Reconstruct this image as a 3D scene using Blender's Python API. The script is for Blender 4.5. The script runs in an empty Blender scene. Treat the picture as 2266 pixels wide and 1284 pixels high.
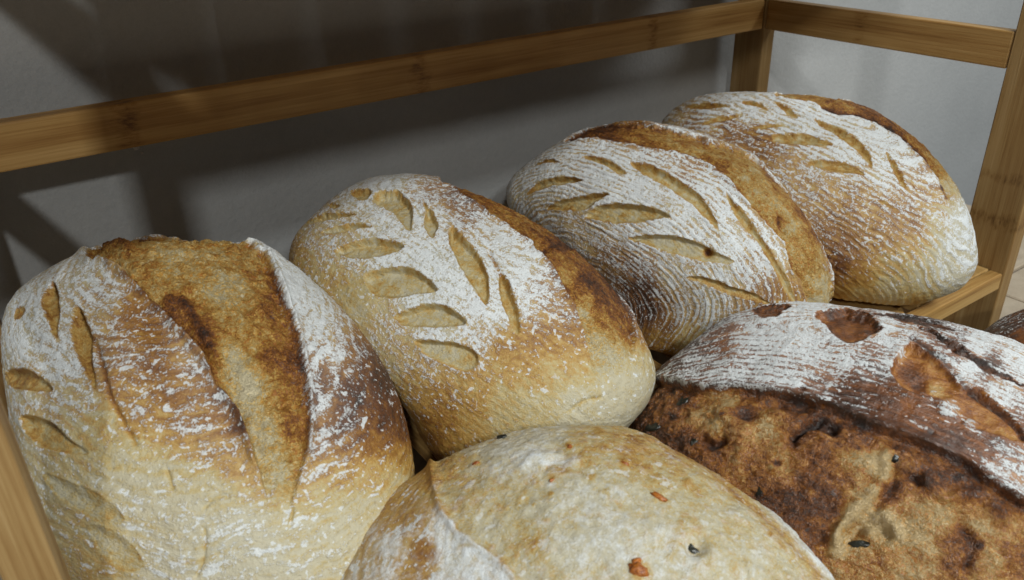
import bpy, math
import numpy as np

# ------------------------------------------------------------------ camera, world, lamps
SC = bpy.context.scene
FPX, CX, CY = 1794.75, 1133.0, 642.0          # focal length and centre of the traced photograph, in its pixels
RM = np.array([[0.82118505, -0.56999961, -0.02748751],
               [-0.28553966, -0.36871152, -0.884601],
               [0.49408726, 0.73426989, -0.46553788]])
EYE = np.array([0.0, 0.0, 0.31155])
from mathutils import Matrix, Vector
cam_d = bpy.data.cameras.new('camera')
cam = bpy.data.objects.new('camera', cam_d)
SC.collection.objects.link(cam)
m = Matrix.Identity(4)
for i in range(3):
    m[i][0] = RM[0][i]; m[i][1] = -RM[1][i]; m[i][2] = -RM[2][i]; m[i][3] = EYE[i]
cam.matrix_world = m
cam_d.sensor_width = 36.0
cam_d.lens = 36.0 * FPX / 2266.0
cam_d.clip_start = 0.01; cam_d.clip_end = 50
cam_d.dof.use_dof = True
cam_d.dof.focus_distance = 0.50
cam_d.dof.aperture_fstop = 15
SC.camera = cam

W = bpy.data.worlds.new('World'); SC.world = W; W.use_nodes = True
bg = W.node_tree.nodes['Background']
bg.inputs[0].default_value = (0.93, 0.98, 1.0, 1); bg.inputs[1].default_value = 0.05

def lamp(name, pos, target, size, power, color, size_y=None):
    d = bpy.data.lights.new(name, 'AREA'); d.energy = power; d.color = color
    d.shape = 'RECTANGLE'; d.size = size; d.size_y = size_y or size
    o = bpy.data.objects.new(name, d); SC.collection.objects.link(o)
    o.location = pos
    o.rotation_euler = (Vector(target) - Vector(pos)).to_track_quat('-Z', 'Y').to_euler()
    return o
lamp('spot_lamp', (-0.62, -1.15, 1.20), (0.25, 0.5, 0.05), 0.085, 10.0, (0.99, 1.0, 0.96))
lamp('front_ceiling_panel', (0.36, -0.98, 1.42), (0.3, 0.35, 0.0), 0.38, 27.5, (0.965, 1.0, 0.975), 0.26)
lamp('far_ceiling_panel', (1.55, -0.15, 1.5), (1.05, 0.59, 0.1), 0.35, 8, (0.97, 1.0, 0.99))
SC.view_settings.view_transform = 'Standard'
SC.view_settings.look = 'None'
SC.view_settings.exposure = 0.0
SC.view_settings.gamma = 1.0

# ------------------------------------------------------------------ helpers
def tag(o, label=None, category=None, group=None, kind=None):
    if label: o['label'] = label
    if category: o['category'] = category
    if group: o['group'] = group
    if kind: o['kind'] = kind
    return o
def empty(name, loc=(0, 0, 0)):
    o = bpy.data.objects.new(name, None); o.empty_display_size = 0.02
    SC.collection.objects.link(o); o.location = loc
    return o
def link_mesh(name, me, parent=None, loc=None, rot=None):
    o = bpy.data.objects.new(name, me); SC.collection.objects.link(o)
    if parent is not None: o.parent = parent
    if loc is not None: o.location = loc
    if rot is not None: o.rotation_euler = rot
    return o
class NT:
    def __init__(s, mat):
        mat.use_nodes = True; s.t = mat.node_tree; s.t.nodes.clear()
    def n(s, typ, ins=None, **kw):
        nd = s.t.nodes.new(typ)
        for k_, v in kw.items(): setattr(nd, k_, v)
        for k_, v in (ins or {}).items(): s.put(nd.inputs[k_], v)
        return nd
    def put(s, sock, v):
        if isinstance(v, bpy.types.NodeSocket): s.t.links.new(v, sock)
        elif isinstance(v, bpy.types.Node): s.t.links.new(v.outputs[0], sock)
        else: sock.default_value = v
    def math(s, op, a, b=0.0, c=None, clamp=False):
        nd = s.n('ShaderNodeMath', operation=op, use_clamp=clamp)
        s.put(nd.inputs[0], a); s.put(nd.inputs[1], b)
        if c is not None: s.put(nd.inputs[2], c)
        return nd.outputs[0]
    def smooth(s, v, lo, hi, a=0.0, b=1.0):
        nd = s.n('ShaderNodeMapRange', interpolation_type='SMOOTHSTEP')
        s.put(nd.inputs[0], v); s.put(nd.inputs[1], lo); s.put(nd.inputs[2], hi); s.put(nd.inputs[3], a); s.put(nd.inputs[4], b)
        return nd.outputs[0]
    def noise(s, vec, scale, detail=3.0, rough=0.55, dist=0.0):
        nd = s.n('ShaderNodeTexNoise'); s.put(nd.inputs['Vector'], vec)
        nd.inputs['Scale'].default_value = scale; nd.inputs['Detail'].default_value = detail
        nd.inputs['Roughness'].default_value = rough; nd.inputs['Distortion'].default_value = dist
        return nd.outputs[0]
    def ramp(s, fac, stops):
        nd = s.n('ShaderNodeValToRGB'); s.put(nd.inputs[0], fac); r = nd.color_ramp
        while len(r.elements) < len(stops): r.elements.new(0.5)
        for e, (p, c) in zip(r.elements, stops): e.position = p; e.color = (*c, 1)
        return nd.outputs[0]
    def mix(s, f, a, b, typ='MIX'):
        nd = s.n('ShaderNodeMix', data_type='RGBA', blend_type=typ)
        s.put(nd.inputs[0], f); s.put(nd.inputs[6], a if isinstance(a, bpy.types.NodeSocket) else (*a, 1)); s.put(nd.inputs[7], b if isinstance(b, bpy.types.NodeSocket) else (*b, 1))
        return nd.outputs[2]
    def vscale(s, vec, xyz):
        nd = s.n('ShaderNodeVectorMath', operation='MULTIPLY'); s.put(nd.inputs[0], vec); nd.inputs[1].default_value = xyz
        return nd.outputs[0]
    def bump(s, h, dist, strength=1.0, nrm=None):
        nd = s.n('ShaderNodeBump'); s.put(nd.inputs['Height'], h); nd.inputs['Distance'].default_value = dist
        s.put(nd.inputs['Strength'], strength)
        if nrm is not None: s.put(nd.inputs['Normal'], nrm)
        return nd.outputs[0]
    def out(s, color, rough, normal=None, spec=0.3, **kw):
        b = s.n('ShaderNodeBsdfPrincipled')
        s.put(b.inputs['Base Color'], color); s.put(b.inputs['Roughness'], rough); s.put(b.inputs['Specular IOR Level'], spec)
        if normal is not None: s.put(b.inputs['Normal'], normal)
        for k_, v in kw.items(): s.put(b.inputs[k_], v)
        o = s.n('ShaderNodeOutputMaterial'); s.t.links.new(b.outputs[0], o.inputs[0])

# ------------------------------------------------------------------ materials
def bread_material(name, flour_tone=(0.69, 0.72, 0.735), stripe=1.0, pale=0.0, deep=0.0):
    mt = bpy.data.materials.new(name); g = NT(mt)
    A = lambda a: g.n('ShaderNodeAttribute', attribute_name=a)
    flour, bake, cut = A('flour').outputs['Fac'], A('bake').outputs['Fac'], A('cut').outputs['Fac']
    ring = A('ring').outputs['Vector']
    obj = g.n('ShaderNodeTexCoord').outputs['Object']
    C = lambda n_: g.math('SUBTRACT', n_, 0.5)
    n_ring = g.noise(ring, 1.0, 3, 0.6, 0.25)
    n_ring2 = g.noise(g.vscale(ring, (3.2, 3.2, 2.3)), 1.0, 3, 0.65, 0.6)
    n_fine = g.noise(obj, 1150, 3, 0.7)
    n_speck = g.noise(obj, 520, 3, 0.65, 0.4)
    n_mid = g.noise(obj, 190, 4, 0.62, 0.8)
    n_big = g.noise(obj, 42, 3, 0.55, 0.6)
    rid = A('ridge').outputs['Fac']
    n_f = g.noise(obj, 300, 2, 0.6, 2.2)
    fil = g.smooth(g.math('ABSOLUTE', C(n_f)), 0.0, 0.11, 1.0, 0.0)
    notcut = g.math('SUBTRACT', 1.0, g.math('MULTIPLY', cut, 0.7))
    b1 = g.math('ADD', bake, g.math('MULTIPLY', C(n_mid), g.math('MULTIPLY_ADD', cut, 0.35, 0.42)))
    b1 = g.math('ADD', b1, g.math('MULTIPLY', C(n_ring), g.math('MULTIPLY', g.smooth(flour, 0.0, 0.6, 0.30 * stripe, 0.85 * stripe), notcut)))
    b1 = g.math('ADD', b1, g.math('MULTIPLY', C(n_ring2), 0.35))
    b1 = g.math('ADD', b1, g.math('MULTIPLY', g.math('SUBTRACT', fil, 0.42), g.math('MULTIPLY_ADD', cut, -0.22, -0.05)))
    b1 = g.math('SUBTRACT', b1, g.math('MULTIPLY', rid, g.math('MULTIPLY', notcut, 0.07 * stripe)))
    b1 = g.math('ADD', b1, g.math('MULTIPLY', C(n_speck), 0.42 - 0.15 * deep))
    b1 = g.math('ADD', b1, g.math('MULTIPLY', C(n_big), 0.22 + 0.35 * pale), clamp=True)
    m = 1.0
    crust = g.ramp(b1, [(0.0, (0.49, 0.445, 0.315)), (0.15, (0.475, 0.378, 0.175)), (0.33, (0.44 * m, 0.262 * m, 0.066 * m)),
                        (0.54, (0.262 * m, 0.116 * m, 0.022 * m)), (0.75, (0.110 * m, 0.038 * m, 0.012 * m)), (1.0, (0.024, 0.012, 0.008))])
    if deep:
        crust = g.ramp(b1, [(0.0, (0.52, 0.38, 0.19)), (0.15, (0.48, 0.275, 0.080)), (0.33, (0.39, 0.160, 0.028)),
                            (0.54, (0.215, 0.068, 0.011)), (0.75, (0.080, 0.026, 0.008)), (1.0, (0.020, 0.010, 0.007))])
    if not deep and not pale:
        torn = g.ramp(b1, [(0.0, (0.52, 0.45, 0.29)), (0.15, (0.51, 0.365, 0.135)), (0.33, (0.46, 0.250, 0.048)),
                           (0.54, (0.29, 0.108, 0.015)), (0.75, (0.135, 0.042, 0.010)), (1.0, (0.030, 0.014, 0.008))])
        crust = g.mix(g.smooth(cut, 0.5, 0.9), crust, torn)
    # flour: lies on the ridges left by the basket, thins out into specks
    t = g.math('ADD', g.math('MULTIPLY', C(n_ring), 0.95 * stripe), g.math('MULTIPLY', C(n_ring2), 1.05))
    t = g.math('ADD', t, g.math('MULTIPLY', C(n_speck), 1.20))
    t = g.math('ADD', t, g.math('MULTIPLY', C(n_mid), 0.75))
    t = g.math('ADD', t, g.math('MULTIPLY', C(n_fine), 0.80))
    t = g.math('ADD', t, g.math('MULTIPLY', rid, 0.24 * stripe))
    if pale:
        sw = g.noise(obj, 75, 5, 0.62, 2.6)
        t = g.math('ADD', g.math('MULTIPLY', t, 0.55), g.math('MULTIPLY', C(sw), 1.5))
        b1 = g.math('ADD', b1, g.math('MULTIPLY', C(g.noise(obj, 48, 4, 0.6, 1.8)), 0.0))
    v = g.math('ADD', g.math('MULTIPLY', flour, 0.79), t)
    fm = g.math('MULTIPLY', g.smooth(v, 0.36 - pale * 0.25, 0.70 + pale * 0.25), g.smooth(flour, 0.02, 0.16))
    n_dab = g.noise(g.vscale(ring, (2.4, 2.4, 0.9)), 1.0, 2, 0.5, 0.3)
    dv = g.math('ADD', g.math('ADD', n_dab, g.math('MULTIPLY', C(n_speck), 0.45)), g.math('ADD', g.math('MULTIPLY', rid, 0.05), g.math('MULTIPLY', flour, 0.16)))
    d1 = g.math('MULTIPLY', g.smooth(dv, 0.68, 0.745), 1.1)
    d2 = g.smooth(g.math('ADD', g.noise(obj, 430, 2, 0.5), g.math('MULTIPLY', flour, 0.10)), 0.66, 0.715)
    dots = g.math('MULTIPLY', g.math('MULTIPLY', g.math('MAXIMUM', d1, d2), g.smooth(flour, 0.05, 0.16)), notcut)
    pores = g.math('MULTIPLY', g.smooth(g.noise(obj, 700, 2, 0.5), 0.30, 0.37, 1.0, 0.0), 0.28)
    veil = g.math('MULTIPLY', g.smooth(flour, 0.15, 1.0), 0.17)
    fm2 = g.math('MAXIMUM', g.math('MAXIMUM', g.math('MULTIPLY', fm, g.smooth(flour, 0.0, 0.8, 0.72, 0.98)), veil), g.math('MULTIPLY', dots, 0.80))
    ft = g.mix(g.smooth(n_fine, 0.3, 0.7), tuple(c * 0.86 for c in flour_tone), tuple(min(1, c * 1.10) for c in flour_tone))
    fm2 = g.math('MINIMUM', fm2, 1.0)
    crust = g.mix(pores, crust, (0.10, 0.045, 0.015))
    col = g.mix(fm2, crust, ft)
    h = g.math('ADD', g.math('MULTIPLY', n_mid, 1.0), g.math('MULTIPLY', n_speck, 0.55))
    h = g.math('ADD', h, g.math('MULTIPLY', n_ring2, 0.55))
    h = g.math('ADD', h, g.math('MULTIPLY', n_ring, g.math('MULTIPLY', notcut, 0.8 * stripe)))
    h = g.math('ADD', h, g.math('MULTIPLY', fm, 0.20))
    h = g.math('ADD', h, g.math('MULTIPLY', fil, g.math('MULTIPLY_ADD', cut, 0.30, 0.04)))
    nrm = g.bump(h, 0.0016, g.math('MULTIPLY_ADD', cut, 0.30, 0.52) if not pale else 0.36)
    nrm = g.bump(n_fine, 0.0005, 0.7, nrm)
    rough = g.math('MULTIPLY_ADD', fm2, 0.38, g.math('MULTIPLY_ADD', n_mid, 0.25, 0.33 - 0.13 * deep))
    g.out(col, rough, nrm, spec=g.math('MULTIPLY_ADD', fm2, -0.32, 0.45 + 0.35 * deep))
    return mt

def bamboo_material(name, knots=(), seed=0.0, strip=0.0068, tint=(1, 1, 1)):
    mt = bpy.data.materials.new(name); g = NT(mt)
    obj = g.n('ShaderNodeTexCoord').outputs['Object']
    sep = g.n('ShaderNodeSeparateXYZ', {0: obj})
    x, y, z = sep.outputs
    off = g.n('ShaderNodeCombineXYZ', {0: seed, 1: seed * 1.7, 2: seed * 0.3})
    v = g.n('ShaderNodeVectorMath', {0: obj, 1: off}, operation='ADD').outputs[0]
    grain = g.noise(g.vscale(v, (16, 800, 800)), 1.0, 5, 0.68, 0.15)
    streak = g.noise(g.vscale(v, (5, 170, 170)), 1.0, 3, 0.5, 0.1)
    broad = g.noise(g.vscale(v, (9, 40, 40)), 1.0, 2, 0.5)
    # laminated strips: each has its own tone
    st = g.math('FLOOR', g.math('DIVIDE', g.math('ADD', g.math('ADD', z, y), 0.5 + seed), strip))
    wn = g.n('ShaderNodeTexWhiteNoise', {'W': st}, noise_dimensions='1D').outputs[0]
    t = g.math('ADD', g.math('MULTIPLY', grain, 0.50), g.math('MULTIPLY', streak, 0.46))
    t = g.math('ADD', t, g.math('MULTIPLY', g.math('SUBTRACT', wn, 0.5), 0.14))
    t = g.math('ADD', t, g.math('MULTIPLY', g.math('SUBTRACT', broad, 0.5), 0.30))
    kn = None
    for kx, kw, ks in knots:
        wob = g.math('MULTIPLY', g.math('SUBTRACT', g.noise(g.vscale(v, (70, 150, 150)), 1.0, 3, 0.6), 0.5), kw * 2.4)
        d = g.math('ABSOLUTE', g.math('ADD', g.math('SUBTRACT', x, kx), wob))
        q = g.math('MULTIPLY', g.smooth(d, 0.0, kw, 1.0, 0.0), ks)
        kn = q if kn is None else g.math('MAXIMUM', kn, q)
    if kn is not None:
        patch = g.smooth(g.noise(g.vscale(v, (150, 420, 420)), 1.0, 3, 0.6), 0.35, 0.65)
        t = g.math('SUBTRACT', t, g.math('MULTIPLY', kn, g.math('MULTIPLY_ADD', patch, 0.24, 0.05)))
    tn = tint
    c = g.ramp(t, [(0.10, (0.075 * tn[0], 0.030 * tn[1], 0.008 * tn[2])), (0.36, (0.31 * tn[0], 0.165 * tn[1], 0.050 * tn[2])),
                   (0.50, (0.41 * tn[0], 0.245 * tn[1], 0.085 * tn[2])), (0.72, (0.54 * tn[0], 0.35 * tn[1], 0.145 * tn[2]))])
    nrm = g.bump(grain, 0.0004, 0.5)
    g.out(c, g.math('MULTIPLY_ADD', grain, 0.2, 0.38), nrm, spec=0.35)
    return mt

def wall_material():
    mt = bpy.data.materials.new('painted_wall'); g = NT(mt)
    obj = g.n('ShaderNodeTexCoord').outputs['Object']
    n = g.noise(obj, 9, 4, 0.6); n2 = g.noise(obj, 900, 2, 0.6); n3 = g.noise(obj, 260, 3, 0.6)
    t = g.math('ADD', g.math('MULTIPLY', n, 0.4), g.math('MULTIPLY', n2, 0.35)); t = g.math('ADD', t, g.math('MULTIPLY', n3, 0.25))
    c = g.ramp(t, [(0.3, (0.37, 0.38, 0.385)), (0.7, (0.48, 0.49, 0.495))])
    nrm = g.bump(n3, 0.0009, 0.7)
    g.out(c, 0.75, nrm, spec=0.15)
    return mt
def tile_material():
    mt = bpy.data.materials.new('stone_tile'); g = NT(mt)
    obj = g.n('ShaderNodeTexCoord').outputs['Object']
    n = g.noise(obj, 30, 5, 0.6, 0.8); n2 = g.noise(obj, 500, 2, 0.6)
    t = g.math('ADD', g.math('MULTIPLY', n, 0.7), g.math('MULTIPLY', n2, 0.3))
    c = g.ramp(t, [(0.3, (0.36, 0.29, 0.21)), (0.7, (0.50, 0.42, 0.32))])
    g.out(c, 0.5, g.bump(n, 0.0006, 0.3), spec=0.3)
    return mt
def plain_material(name, stops, scale=200, rough=0.5, spec=0.4, bump=0.0006):
    mt = bpy.data.materials.new(name); g = NT(mt)
    obj = g.n('ShaderNodeTexCoord').outputs['Object']
    n = g.noise(obj, scale, 4, 0.6, 0.5)
    g.out(g.ramp(n, stops), rough, g.bump(n, bump, 0.8), spec=spec)
    return mt

# ------------------------------------------------------------------ bamboo members
def member(name, p0, p1, across, thick, mat, parent, bevel=0.0012, seg=2, updir=(0, 0, 1)):
    """A bar from p0 to p1 with its own long axis as local x; 'across' is the size along updir, 'thick' the third one."""
    p0 = np.array(p0, float); p1 = np.array(p1, float)
    L = np.linalg.norm(p1 - p0); X = (p1 - p0) / L
    Z = np.array(updir, float); Y = np.cross(Z, X); Y /= np.linalg.norm(Y); Z = np.cross(X, Y)
    hy, hz, b = thick / 2, across / 2, bevel
    prof = []
    for sy, sz, a0 in ((1, 1, 0), (-1, 1, 90), (-1, -1, 180), (1, -1, 270)):
        for i in range(seg + 1):
            a = math.radians(a0 + 90 * i / seg)
            prof.append((sy * (hy - b) + b * math.cos(a), sz * (hz - b) + b * math.sin(a)))
    n = len(prof); vs = []; fs = []
    xs = [0, b, L - b, L]; sc = [1, 0, 0, 1]
    for x, s_ in zip(xs, sc):
        for (py, pz) in prof:
            vs.append((x, py - (b * s_ * (1 if py > 0 else -1)) * 0.6, pz - (b * s_ * (1 if pz > 0 else -1)) * 0.6))
    for j in range(3):
        for i in range(n):
            a = j * n + i; c = j * n + (i + 1) % n
            fs.append((a, c, c + n, a + n))
    fs.append(tuple(range(n))[::-1]); fs.append(tuple(3 * n + i for i in range(n)))
    me = bpy.data.meshes.new(name); me.from_pydata(vs, [], fs); me.materials.append(mat)
    import bmesh
    bm_ = bmesh.new(); bm_.from_mesh(me); bmesh.ops.recalc_face_normals(bm_, faces=bm_.faces); bm_.to_mesh(me); bm_.free()
    o = link_mesh(name, me, parent)
    R3 = Matrix(((X[0], Y[0], Z[0], p0[0]), (X[1], Y[1], Z[1], p0[1]), (X[2], Y[2], Z[2], p0[2]), (0, 0, 0, 1)))
    if parent is not None: R3 = Matrix.Translation(-parent.location) @ R3
    o.matrix_local = R3
    return o

XL, XR = -0.018, 0.670          # inner faces of the posts
PT = 0.0165                     # post thickness
COUNTER = -0.070
rack = empty('bamboo_shelf', (0.326, 0.42, COUNTER))
tag(rack, 'slatted bamboo shelf rack holding the loaves, standing against the grey wall', 'shelf')
B1 = bamboo_material('bamboo_rail', [(0.099, 0.0115, .85), (0.305, 0.010, .7), (0.540, 0.009, .75)], 0.11, tint=(1.22, 1.20, 1.15))
B2 = bamboo_material('bamboo_post', [(0.112, 0.009, 0.75), (0.148, 0.007, 0.6), (0.36, 0.01, 0.7)], 0.37, tint=(0.80, 0.85, 0.98))
B3 = bamboo_material('bamboo_side_rail', [(0.13, 0.008, 0.5)], 0.73)
B4 = bamboo_material('bamboo_slat', [(0.09, 0.008, 0.6), (0.22, 0.008, 0.6)], 0.21, tint=(1.05, 1.08, 1.1))
B5 = bamboo_material('bamboo_apron', [(0.2, 0.009, 0.7), (0.45, 0.008, 0.6)], 0.55, tint=(1.05, 1.05, 1.0))
TOP = 0.62
for px in (XL - PT / 2, XR + PT / 2):
    for y0, y1 in ((0.2655, 0.3050), (0.538, 0.5745)):
        member('post', (px, (y0 + y1) / 2, COUNTER), (px, (y0 + y1) / 2, TOP), y1 - y0, PT, B2, rack, updir=(0, 1, 0))
def tier_rails(z0, z1):
    member('back_rail', (XL + 0.0004, 0.5465, (z0 + z1) / 2), (XR - 0.0004, 0.5465, (z0 + z1) / 2), z1 - z0, 0.0130, B1, rack)
    for px in (XL - PT / 2 + 0.002, XR + PT / 2 - 0.002):
        member('side_rail', (px, 0.3054, (z0 + z1) / 2), (px, 0.5376, (z0 + z1) / 2), z1 - z0, 0.0115, B3, rack)
tier_rails(0.1605, 0.1885)
def slat_tier(z, apron=0.0145, w=0.0490, e=0.0380, first=0.0, trim=0.0012):
    n = 9; gap = (XR - XL - 2 * e - n * w - first - 0.0012) / (n + (0 if first else 1)); x = XL + 0.0008
    for i in range(n + 2):
        ww = e if i in (0, n + 1) else w
        member('slat', (x + ww / 2, 0.2775, z - 0.004), (x + ww / 2, 0.5660, z - 0.004), 0.0080, ww - trim, B4, rack, bevel=0.0010)
        x += ww + (gap if not first or i else first)
    member('front_apron', (XL + 0.0004, 0.2715, z - 0.0005 - apron / 2), (XR - 0.0004, 0.2715, z - 0.0005 - apron / 2), apron, 0.0105, B5, rack)
    member('rear_apron', (XL + 0.0004, 0.5715, z - 0.0005 - apron / 2), (XR - 0.0004, 0.5715, z - 0.0005 - apron / 2), apron, 0.0100, B5, rack)
    for yy in (0.300, 0.545):
        member('cross_bar', (XL + 0.0004, yy, z - 0.0145), (XR - 0.0004, yy, z - 0.0145), 0.0120, 0.0180, B5, rack)
slat_tier(0.0)
slat_tier(0.326, w=0.0672, first=0.0090, e=0.0340, trim=0.0003)

# ------------------------------------------------------------------ wall and counter
def slab(name, x0, x1, y0, y1, z0, z1, mat, parent=None, bev=0.0):
    import bmesh
    bm_ = bmesh.new()
    bmesh.ops.create_cube(bm_, size=1.0)
    for v_ in bm_.verts:
        v_.co.x = x0 + (v_.co.x + 0.5) * (x1 - x0); v_.co.y = y0 + (v_.co.y + 0.5) * (y1 - y0); v_.co.z = z0 + (v_.co.z + 0.5) * (z1 - z0)
    if bev: bmesh.ops.bevel(bm_, geom=bm_.edges[:], offset=bev, segments=1, affect='EDGES')
    me = bpy.data.meshes.new(name); bm_.to_mesh(me); bm_.free(); me.materials.append(mat)
    return link_mesh(name, me, parent)
wall = slab('wall', -1.6, 4.0, 0.590, 0.70, -1.0, 1.9, wall_material())
tag(wall, kind='structure')
grout = plain_material('grout', [(0.3, (0.16, 0.13, 0.10)), (0.7, (0.24, 0.20, 0.16))], 300, 0.8, 0.1)
counter = slab('counter', -1.2, 0.972, -0.6, 0.589, COUNTER - 0.05, COUNTER - 0.0042, grout)
tag(counter, kind='structure')
TM = tile_material()
# tiles of the counter: only those that can be seen past the right post or from a step aside
tile_me = None
for ix in range(-3, 8):
    for iy in range(-2, 3):
        if ix > 2: continue
        x0 = 0.779 + (ix - 2) * 0.26 ; y0 = 0.325 + (iy - 1) * 0.262
        y1 = min(y0 + 0.2585, 0.588)
        if y0 > 0.56: continue
        t_ = slab('tile', x0, min(x0 + 0.2570, 0.972), y0, y1, COUNTER - 0.006, COUNTER - 0.0005, TM, counter, 0.0012)

# ------------------------------------------------------------------ loaf machinery
rng = np.random.default_rng(7)
LAT = rng.random((64, 64, 64)).astype(np.float32)
def vnoise(p):
    p = p.astype(np.float32); i = np.floor(p).astype(np.int32); f = p - i; f = f * f * (3 - 2 * f); i &= 63; j = (i + 1) & 63
    x0, y0, z0 = i[:, 0], i[:, 1], i[:, 2]; x1, y1, z1 = j[:, 0], j[:, 1], j[:, 2]; fx, fy, fz = f[:, 0], f[:, 1], f[:, 2]
    a = LAT[x0, y0, z0] * (1 - fx) + LAT[x1, y0, z0] * fx; b = LAT[x0, y1, z0] * (1 - fx) + LAT[x1, y1, z0] * fx
    c = LAT[x0, y0, z1] * (1 - fx) + LAT[x1, y0, z1] * fx; d = LAT[x0, y1, z1] * (1 - fx) + LAT[x1, y1, z1] * fx
    return (a * (1 - fy) + b * fy) * (1 - fz) + (c * (1 - fy) + d * fy) * fz - 0.5
def fbm(p, oct=3, gain=0.5):
    s = 0; a = 1.0
    for o_ in range(oct):
        s = s + a * vnoise(p * 2.03 ** o_ + 17.3 * o_); a *= gain
    return s
def sstep(x, a, b):
    t = np.clip((x - a) / (b - a), 0, 1); return t * t * (3 - 2 * t)
def smooth_poly(pts, closed=True, sub=5):
    P = np.array(pts, float); n = len(P); out = []
    for i in range(n if closed else n - 1):
        if closed: a, b, c, d = P[(i - 1) % n], P[i], P[(i + 1) % n], P[(i + 2) % n]
        else: a, b, c, d = P[max(i - 1, 0)], P[i], P[i + 1], P[min(i + 2, n - 1)]
        for t in np.arange(sub) / sub:
            out.append(0.5 * ((2 * b) + (c - a) * t + (2 * a - 5 * b + 4 * c - d) * t ** 2 + (3 * b - a - 3 * c + d) * t ** 3))
    if not closed: out.append(P[-1])
    return np.array(out)
def seg_dist(q, pts, closed):
    P = pts; n = len(P); best = np.full(len(q), 1e9)
    for i in range(n if closed else n - 1):
        a = P[i]; b = P[(i + 1) % n]; e = b - a; L2 = (e @ e) + 1e-12
        t = np.clip(((q - a) @ e) / L2, 0, 1); d = q - a - t[:, None] * e
        best = np.minimum(best, (d * d).sum(1))
    return np.sqrt(best)
def signed(q, pts):
    """distance to a closed outline, positive inside"""
    d = seg_dist(q, pts, True); ins = np.zeros(len(q), bool); n = len(pts)
    for i in range(n):
        a = pts[i]; b = pts[(i + 1) % n]
        c = ((a[1] > q[:, 1]) != (b[1] > q[:, 1])) & (q[:, 0] < (b[0] - a[0]) * (q[:, 1] - a[1]) / (b[1] - a[1] + 1e-12) + a[0])
        ins ^= c
    return np.where(ins, d, -d)
def project(P):
    r = (P - EYE) @ RM.T
    return np.c_[r[:, 0] / r[:, 2] * FPX + CX, r[:, 1] / r[:, 2] * FPX + CY], r[:, 2]
def frame(y, p, r):
    y, p, r = math.radians(y), math.radians(p), math.radians(r)
    L = np.array([math.sin(y) * math.cos(p), -math.cos(y) * math.cos(p), math.sin(p)])
    Wd = np.array([math.cos(y), math.sin(y), 0]); H = np.cross(L, Wd)
    if H[2] < 0: H = -H
    return np.array([L, Wd * math.cos(r) + H * math.sin(r), H * math.cos(r) - Wd * math.sin(r)]).T

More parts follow.
